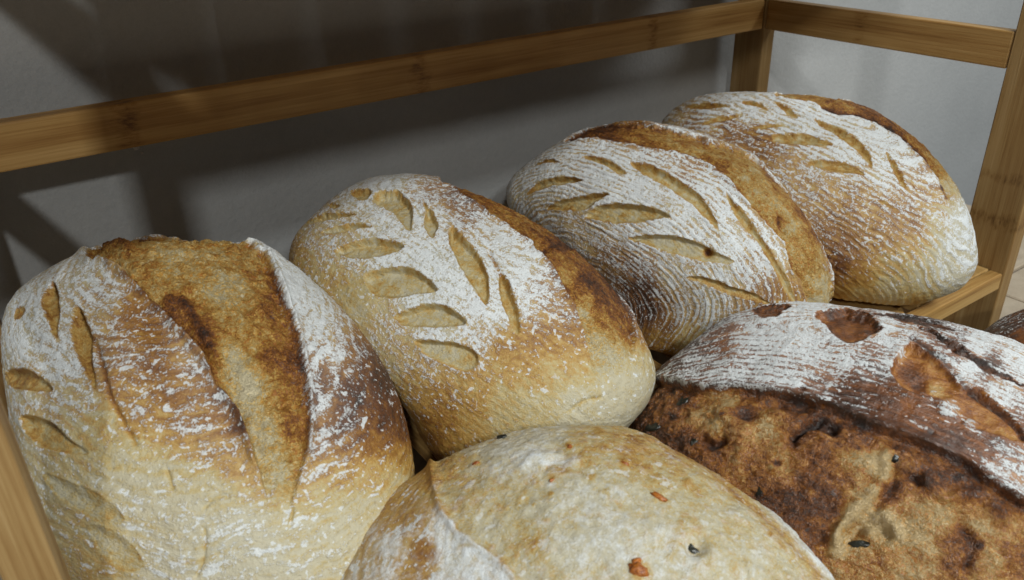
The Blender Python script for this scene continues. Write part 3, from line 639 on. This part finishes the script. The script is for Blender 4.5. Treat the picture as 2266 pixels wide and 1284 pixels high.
l4.band(Z3([1200,72,1290,82,1360,97,1450,132,1560,152,1660,192,1740,242,1810,302,1870,362,1900,422,1940,505,1955,570,1985,590,2015,560,2010,480,1985,400,1930,310,1850,230,1750,165,1640,110,1500,70,1400,50,1300,40,1210,45]),
 S3([1250,65,0,.32, 1350,75,0,.32, 1450,105,0,.5, 1600,135,0,.7, 1680,185,0,.65, 1750,225,0,.62, 1500,90,0,.38, 1820,275,0,.5, 1860,270,.1,.2, 1900,380,0,.4, 1950,440,.1,.05, 1980,520,.2,.03, 1960,560,.1,.03]),
 depth=0.0024, lip=0.0016, wl=9, wd=14, rag=4, rough=0.0012, fade=(400, 470))
l4.line(Z3([1400,112,1450,128,1560,148,1660,188,1740,238,1810,300,1870,365]), -0.0022, 5, .55, -.3)
l4.line(Z3([1870,370,1900,420,1935,500]), -0.0018, 3.5, .4, -.2)
for f, dd in (([820,110,870,97,930,96,1000,105,940,113,870,119], .0026), ([1050,93,1100,88,1140,103,1165,127,1120,113], .0024), ([1195,98,1240,108,1275,133,1292,158,1250,142], .0024),
  ([880,187,950,160,1050,150,1000,166,930,184], .0022), ([1080,207,1150,190,1230,187,1180,200], .0020), ([1140,242,1200,228,1280,224,1350,236,1440,272,1350,274,1260,270,1190,258], .0036),
  ([1360,165,1440,190,1510,225,1570,272,1605,320,1610,372,1580,335,1530,287,1450,232], .0036), ([1330,352,1400,340,1480,348,1540,368,1582,402,1510,393,1430,383], .0030),
  ([1670,305,1712,350,1742,400,1768,474,1730,432,1700,377], .0030), ([1625,512,1680,526,1742,562,1690,540], .0014), ([1780,425,1790,445,1806,470,1792,455], .0014)):
    l4.leaf(Z3(f), dd * .85, .27, tilt=.6)
loaf4 = tag(l4.build('loaf', MW, ripple=.00060), 'farthest floured loaf, at the right end of the shelf beside the front post', 'bread', 'floured sourdough loaves in a row on the shelf')

# ---- pale cheese loaf in front
Z5 = lambda f: Z(700, 900, 1.888, pair(f)); S5 = lambda f: Z(700, 900, 1.888, quad(f))
l5 = Loaf((0.1497 * .97, 0.1779 * .97, EYE[2] + (0.002 - EYE[2]) * .97), (0.1238, 0.1129, 0.0587), (8.8, -10.0, 15.3),
    [(735,1270),(760,1220),(800,1150),(850,1090),(920,1050),(970,1020),(1040,985),(1150,955),(1250,937),(1340,940),(1440,965),(1530,1010),(1620,1075),(1710,1140),(1780,1200),(1850,1284)],
    490, COUNTER, 21.3)
l5.rings((1300, 1200), along=70, across=110, wob=.010, el=.8)
l5.crust(S5([470,270,.1,.4, 300,420,.2,.38, 250,350,.4,.3, 500,350,.2,.28, 350,480,.3,.4, 200,600,.4,.35, 130,620,.5,.3, 320,580,.8,.3, 460,600,.3,.5, 550,560,.95,.2, 650,680,.95,.2, 400,690,.3,.42,
 250,680,.7,.3, 560,700,.85,.25, 1500,170,.3,.4, 1700,280,.7,.3, 1850,420,.8,.3, 2000,560,.8,.3, 2150,710,.8,.3]))
l5.band(Z5([490,180,490,240,520,400,560,480,650,560,760,640,840,725,860,800,2300,800,2180,640,2000,480,1850,340,1700,210,1560,120,1420,60,1200,-10,1000,-10,800,40,620,110]),
 S5([700,160,.40,.05, 600,330,.25,.12, 800,200,.55,.10, 920,230,.7,.08, 1100,200,.2,.2, 1250,200,.25,.22, 1380,200,.1,.32, 1450,270,.1,.3, 900,400,.2,.12, 1100,420,.55,.05, 1300,550,.75,.03, 1100,600,.6,.04,
 850,450,.1,.14, 850,540,.1,.14, 1550,400,.15,.26, 1600,450,.3,.15, 1700,550,.3,.15, 1900,620,.4,.2, 1650,300,.3,.3, 1500,170,.2,.38, 1350,110,.12,.38, 1100,70,.25,.2, 1000,90,.4,.1, 900,630,.3,.14,
 1000,690,.4,.08, 1500,680,.65,.07, 1750,690,.5,.12, 2000,680,.3,.2, 550,250,.1,.3, 620,450,.2,.2, 1200,320,.45,.08, 1450,560,.6,.06]),
 depth=0.0006, lip=0.0010, wl=16, wd=30, rag=6, rough=0.0008, edge=.05)
l5.cut = l5.cut * 0.55
w5 = sstep(l5.cut, 0.2, 0.5); l5.flour = l5.flour * (1 - w5) + w5 * (0.08 + 0.72 * l5.flour); l5.bake = l5.bake * (1 - w5 * 0.15) - 0.01 * w5
l5.line(Z5([480,235,515,390,560,480,650,560,760,640,850,730]), 0.0016, 10, .05, -.05)
l5.line(Z5([1420,115,1600,235,1800,390,1950,520,2120,690]), -0.0010, 7, .15, -.1)
l5.line(Z5([1560,160,1680,255,1800,340,1900,430,2010,530,2100,640,2170,720]), 0.0008, 8, -.1, .6)
l5.line(Z5([860,250,920,215,1010,215,1080,245]), 0.0014, 12, -.05, .3)
l5.line(Z5([1700,480,1750,560,1780,640,1800,720]), -0.0012, 7, .08)
l5.line(Z5([960,260,980,235,1040,230]), -0.0010, 8, .05)
l5.dot(*Z(700,900,1.888,[(1585,580)])[0], 24, -0.0045, .12, .3)
for x, y, r, b in ((1055,170,11,.4),(985,305,9,.42),(980,365,9,.35),(1150,300,16,.38),(670,235,10,.42),(1895,535,8,.45),(1360,205,9,.42),(1285,240,16,.35),(905,405,5,.5),(1430,380,26,.22),(1350,690,34,.2),(1180,100,16,.35),(1550,310,14,.36)):
    l5.dot(*Z(700,900,1.888,[(x,y)])[0], r * .7, 0.0004, b, 0)
loaf5 = tag(l5.build('loaf', MP, ripple=.0002, lumps=.0024, blister=.0004), 'pale cream loaf with orange cheese bits, in front at the bottom centre', 'bread')
CH = plain_material('browned_cheese', [(0.35, (0.20, 0.050, 0.008)), (0.65, (0.50, 0.17, 0.030))], 500, 0.35, 0.5)
OLV = plain_material('olive', [(0.35, (0.006, 0.007, 0.006)), (0.7, (0.030, 0.032, 0.022))], 400, 0.3, 0.6)
def z5(x, y): return Z(700, 900, 1.888, [(x, y)])[0]
l5.bit('cheese_piece', *z5(1430,380), .0038, .0015, -32, CH, .1, 3, 'elongated orange cheese piece')
l5.bit('cheese_piece', *z5(1345,690), .0048, .0030, -20, CH, .1, 5, 'large orange cheese piece at the bottom edge')
l5.bit('cheese_piece', *z5(1335,655), .0022, .0020, 40, CH, .1, 6)
l5.bit('cheese_piece', *z5(1287,243), .0022, .0014, -25, CH, -.05, 7)
l5.bit('cheese_piece', *z5(1056,172), .0012, .0018, 0, CH, -.05, 8)
l5.bit('cheese_piece', *z5(668,237), .0016, .0014, 0, CH, -.05, 9)
l5.bit('cheese_piece', *z5(985,306), .0013, .0010, 0, CH, -.1, 10)
l5.bit('olive_piece', *z5(1575,572), .0042, .0018, -40, OLV, -.25, 11, 'black olive sunk in a hollow of the crust', lift=.0008)
l5.bit('olive_piece', *z5(775,128), .0028, .0014, -10, OLV, .9, 12, 'dark crumb standing on the top edge')

# ---- dark olive loaf, right front
Z6 = lambda f: Z(1366, 640, 1.993, pair(f)); S6 = lambda f: Z(1366, 640, 1.993, quad(f))
l6 = Loaf((0.3483, 0.1553, 0.0079), (0.1498, 0.1111, 0.0665), (18.7, -6.0, 25.5),
    [(1395,935),(1430,880),(1460,830),(1500,780),(1560,730),(1650,685),(1780,668),(1850,678),(1950,690),(2050,705),(2160,735),(2266,765)],
    570, COUNTER, 31.7)
l6.rings((2200, 830), along=40, across=400, wob=.005, el=.12, lam=.0031, rk=.6)
l6.crust(S6([250,330,.5,.85, 300,280,.7,.8, 400,200,.65,.8, 450,150,.65,.8, 450,230,.4,.6, 550,200,.8,.4, 700,150,.9,.4, 800,200,.95,.3, 600,280,.85,.7, 750,330,.9,.6, 900,330,.85,.6, 300,400,.7,.7,
 500,400,.85,.7, 750,400,.85,.6, 900,420,.6,.7, 1050,430,.25,.78, 1000,300,.8,.6, 1100,350,.6,.7, 1200,290,.7,.6, 850,80,.95,.3, 1200,150,.95,.3, 1300,200,.75,.4, 1250,110,.3,.75, 1400,150,.35,.8,
 1500,180,.65,.7, 1600,230,1,.3, 1750,280,1,.3, 1550,330,.95,.4, 1700,450,.9,.4, 1500,260,.4,.8, 1650,330,.4,.8, 1150,480,.08,.75, 1000,480,.15,.85, 1200,540,.08,.7, 1350,550,.1,.65, 1300,470,.15,.6,
 1450,600,.1,.65, 1600,660,.15,.6, 1700,720,.55,.6, 1650,700,.25,.7, 1750,820,.75,.5, 1700,790,.75,.5, 1500,680,.06,.75, 1794,600,.4,.6, 1450,370,.9,.4, 1500,60,.8,.5, 1000,60,.9,.4, 1150,60,.4,.7]))
dband = l6.band(Z6([-60,700,0,560,120,430,215,405,340,435,500,437,650,452,760,467,850,492,960,532,1100,592,1230,645,1380,695,1500,745,1600,815,1700,885,1794,945,1950,1050,2300,1500,1500,2300,0,2300,-800,1300]),
 S6([220,440,0,.65, 150,520,0,.72, 280,490,0,.8, 400,480,0,.45, 500,490,.05,.2, 600,500,0,.5, 350,580,.05,.25, 420,600,0,.25, 650,580,.02,.2, 700,540,0,.55, 850,530,0,.7, 950,570,0,.6, 900,640,0,.62,
 100,600,0,.85, 300,650,0,.85, 500,650,0,.5, 450,720,0,.65, 600,750,0,.55, 700,700,0,.36, 750,770,0,.36, 850,700,0,.5, 1000,680,0,.68, 1050,760,0,.25, 1150,780,0,.08, 1100,860,0,.28, 1000,850,0,.66,
 900,850,0,.75, 800,850,0,.72, 700,900,0,.75, 950,950,0,.8, 850,1000,0,.75, 1050,1000,0,.22, 980,1130,0,.28, 900,1100,0,.8, 1200,900,0,.75, 1350,850,0,.75, 1500,800,0,.66, 1300,960,0,.36, 1150,1000,.05,.16,
 1200,1080,.05,.10, 1300,1050,.05,.10, 1450,1000,0,.18, 1550,900,0,.7, 1600,960,0,.4, 1700,970,0,.7, 1700,1050,0,.28, 1600,1050,0,.12, 1550,1100,0,.7, 1750,1200,0,.6, 1650,1200,0,.28, 1200,1200,0,.4,
 1050,1230,0,.45, 1350,1200,0,.22, 1500,1200,0,.6, 1450,750,0,.72, 1250,700,0,.62, 800,450,0,.8, 1100,640,0,.78, 560,540,0,.75]),
 depth=0.0052, lip=0.0030, wl=26, wd=26, rag=3, rough=0.0024, edge=.10, tw=6.0, darker=-.13, con=1.05)
l6.line(Z6([340,432,500,432,650,446,850,484,1100,584,1380,688,1600,805,1790,935]), 0.0010, 9, .12, -.25)
# folds and hollows of the torn crumb
l6.line(Z6([1195,740,1180,820,1120,900,1050,970,980,1050,960,1150]), 0.0026, 15, -.26)
l6.line(Z6([1120,1060,1180,1030,1230,1060]), 0.0016, 16, -.3)
l6.line(Z6([960,1110,1000,1040,1080,1000,1200,1000]), 0.0016, 10, -.2)
l6.line(Z6([1215,760,1210,850,1160,930,1100,990]), -0.0034, 14, .12)
l6.line(Z6([1030,1090,1080,1050,1140,1040,1180,1080]), -0.0050, 16, .0)
l6.line(Z6([780,640,830,600,900,590,960,620]), -0.0050, 14, .25)
l6.line(Z6([560,560,620,520,720,500,820,520]), -0.0030, 12, .1)
l6.line(Z6([390,660,420,690,460,670]), -0.0045, 10, .25)
l6.line(Z6([900,560,780,640,770,690]), -0.0030, 9, .3)
l6.line(Z6([1380,860,1450,930,1600,900,1720,1000]), 0.0040, 18, .15)
l6.line(Z6([1500,1020,1560,1120,1540,1230]), -0.0040, 12, .25)
l6.line(Z6([1150,790,1250,800,1330,850]), -0.0030, 10, .1)
l6.line(Z6([480,560,560,640,540,740]), 0.0030, 20, -.05)
for f, dd, bb in (([595,90,640,72,720,68,765,78,720,112,660,130,620,120], .0024, .62), ([875,112,930,92,1020,88,1100,108,1150,150,1168,170,1120,203,1040,236,990,228,940,182], .0030, .64),
  ([1205,360,1240,290,1290,240,1350,260,1420,310,1480,370,1530,430,1600,440,1700,520,1770,600,1800,672,1700,650,1600,620,1500,560,1440,490,1330,460,1250,420], .0030, .42),
  ([1320,168,1420,205,1550,280,1700,365,1810,430,1700,392,1540,312,1420,235], .0026, .8), ([1120,112,1250,118,1400,150,1500,185,1400,172,1250,142], .0018, .8)):
    l6.leaf(Z6(f), dd, bb, tilt=.5, rag=4, soft=9)
l6.dot(*Z6([1300,340])[0], 30, -.001, .68, 0); l6.dot(*Z6([1340,400])[0], 20, -.002, .72, 0); l6.dot(*Z6([1240,270])[0], 18, .001, .3, .7)
l6.dot(*Z6([1470,520])[0], 26, .002, .4, .8); l6.dot(*Z6([1560,590])[0], 18, .001, .4, .6); l6.dot(*Z6([1420,420])[0], 18, 0, .15, .2); l6.dot(*Z6([1040,150])[0], 20, -.001, .52, 0)
for x, y, r in ((418,688,14),(705,765,10),(232,435,8),(560,548,16),(945,598,18),(470,560,7),(1380,640,9),(820,450,9),(1060,700,8),(240,560,10),(1230,690,9),(860,760,7),(1500,830,12),(1600,1130,10)):
    l6.dot(*Z6([x, y])[0], r * .9, -0.0008, .93, 0)
l6.line(Z6([1290,210,1350,250,1420,300,1490,370,1540,430]), -0.0016, 5, .4, -.3)
l6.line(Z6([1560,440,1650,500,1740,580,1800,660]), -0.0016, 5, .35, -.3)
loaf6 = tag(l6.build('loaf', MD, ripple=.00060, lumps=.0026, blister=.0005), 'dark brown olive loaf with a white floured flap over torn caramel crust', 'bread')
def z6(x, y): return Z(1366, 640, 1.993, [(x, y)])[0]
for i_, (x, y, rx, ry, a, o_) in enumerate(((272,490,.0050,.0034,20,-.2),(150,612,.0058,.0028,-15,-.05),(335,680,.0036,.0024,20,-.25),(632,884,.0040,.0034,50,-.25),
    (1225,732,.0026,.0024,0,-.1),(1072,1128,.0044,.0015,-5,-.1))):
    l6.bit('olive_piece', *z6(x, y), rx, ry, a, OLV, o_, 40 + i_)

# ---- loose crumbs on the shelf
CR = plain_material('crumb', [(0.35, (0.20, 0.10, 0.035)), (0.65, (0.50, 0.36, 0.18))], 900, 0.8, 0.2)
rc = np.random.default_rng(3)
def crumb(x, y, z, r, sd, label, group):
    vs = []; fs = []; nu, nv = 7, 5; k0 = np.random.default_rng(sd).random(3) * 40
    for j in range(nv + 1):
        for i in range(nu):
            th = math.pi * j / nv; ph = 2 * math.pi * i / nu
            d = np.array([math.sin(th) * math.cos(ph), math.sin(th) * math.sin(ph), math.cos(th)])
            vs.append(tuple(d * r * (1 + 1.1 * float(vnoise((d * 2.5 + k0)[None])[0])) * (1, .8, .6)))
    for j in range(nv):
        for i in range(nu): fs.append((j * nu + i, (j + 1) * nu + i, (j + 1) * nu + (i + 1) % nu, j * nu + (i + 1) % nu))
    me = bpy.data.meshes.new('crumb'); me.from_pydata(vs, [], fs); me.materials.append(CR)
    o = link_mesh('crumb', me, None, (x, y, z + r * 0.5)); tag(o, label, 'crumb', group); return o
for i_, (x, y) in enumerate(((0.648, 0.2795), (0.661, 0.2860), (0.640, 0.2830), (0.5955, 0.2790), (0.6120, 0.2800), (0.655, 0.2900), (0.5800, 0.2785))):
    crumb(x, y, 0.0002, float(rc.uniform(.0006, .0013)), 60 + i_, 'tiny brown bread crumb lying on the slats in front of the farthest loaf', 'crumbs on the shelf slats')

chip_m = plain_material('plaster', [(0.3, (0.55, 0.52, 0.50)), (0.7, (0.75, 0.72, 0.70))], 400, 0.8, 0.2)
for cx_, cz_, r_ in ((0.0905, 0.1462, .0020), (0.0935, 0.1420, .0011)):
    vs = [(cx_, 0.5884, cz_)] + [(cx_ + r_ * math.cos(a) * (1 + .35 * math.sin(3 * a + 1)), 0.58985, cz_ + r_ * math.sin(a) * (1 + .3 * math.cos(2 * a))) for a in np.arange(12) * math.pi / 6]
    me = bpy.data.meshes.new('plaster_chip'); me.from_pydata(vs, [], [(0, 1 + (i_ + 1) % 12, 1 + i_) for i_ in range(12)]); me.materials.append(chip_m)
    link_mesh('plaster_chip', me, wall)

# ---- edge of one more dark loaf
l7 = Loaf((0.6209, 0.1453, -0.0171), (0.1148, 0.0783, 0.0583), (47.2, 10.9, -5.5), [(2170,740),(2200,715),(2240,695),(2266,685)], 200, COUNTER, 41.1)
l7.rings((2330, 760), along=30, across=330, lam=.0045)
Z7 = lambda f: Z(1366, 640, 1.993, quad(f))
l7.crust(Z7([1620,180,.3,.9, 1680,150,.4,.9, 1750,110,.45,.8, 1794,130,.2,.8, 1700,190,.25,.8, 1750,220,.05,.65, 1794,200,.05,.5]))
loaf7 = tag(l7.build('loaf', MD, ripple=.0007), 'dark loaf at the right picture edge, only its striped brown tip showing', 'bread')
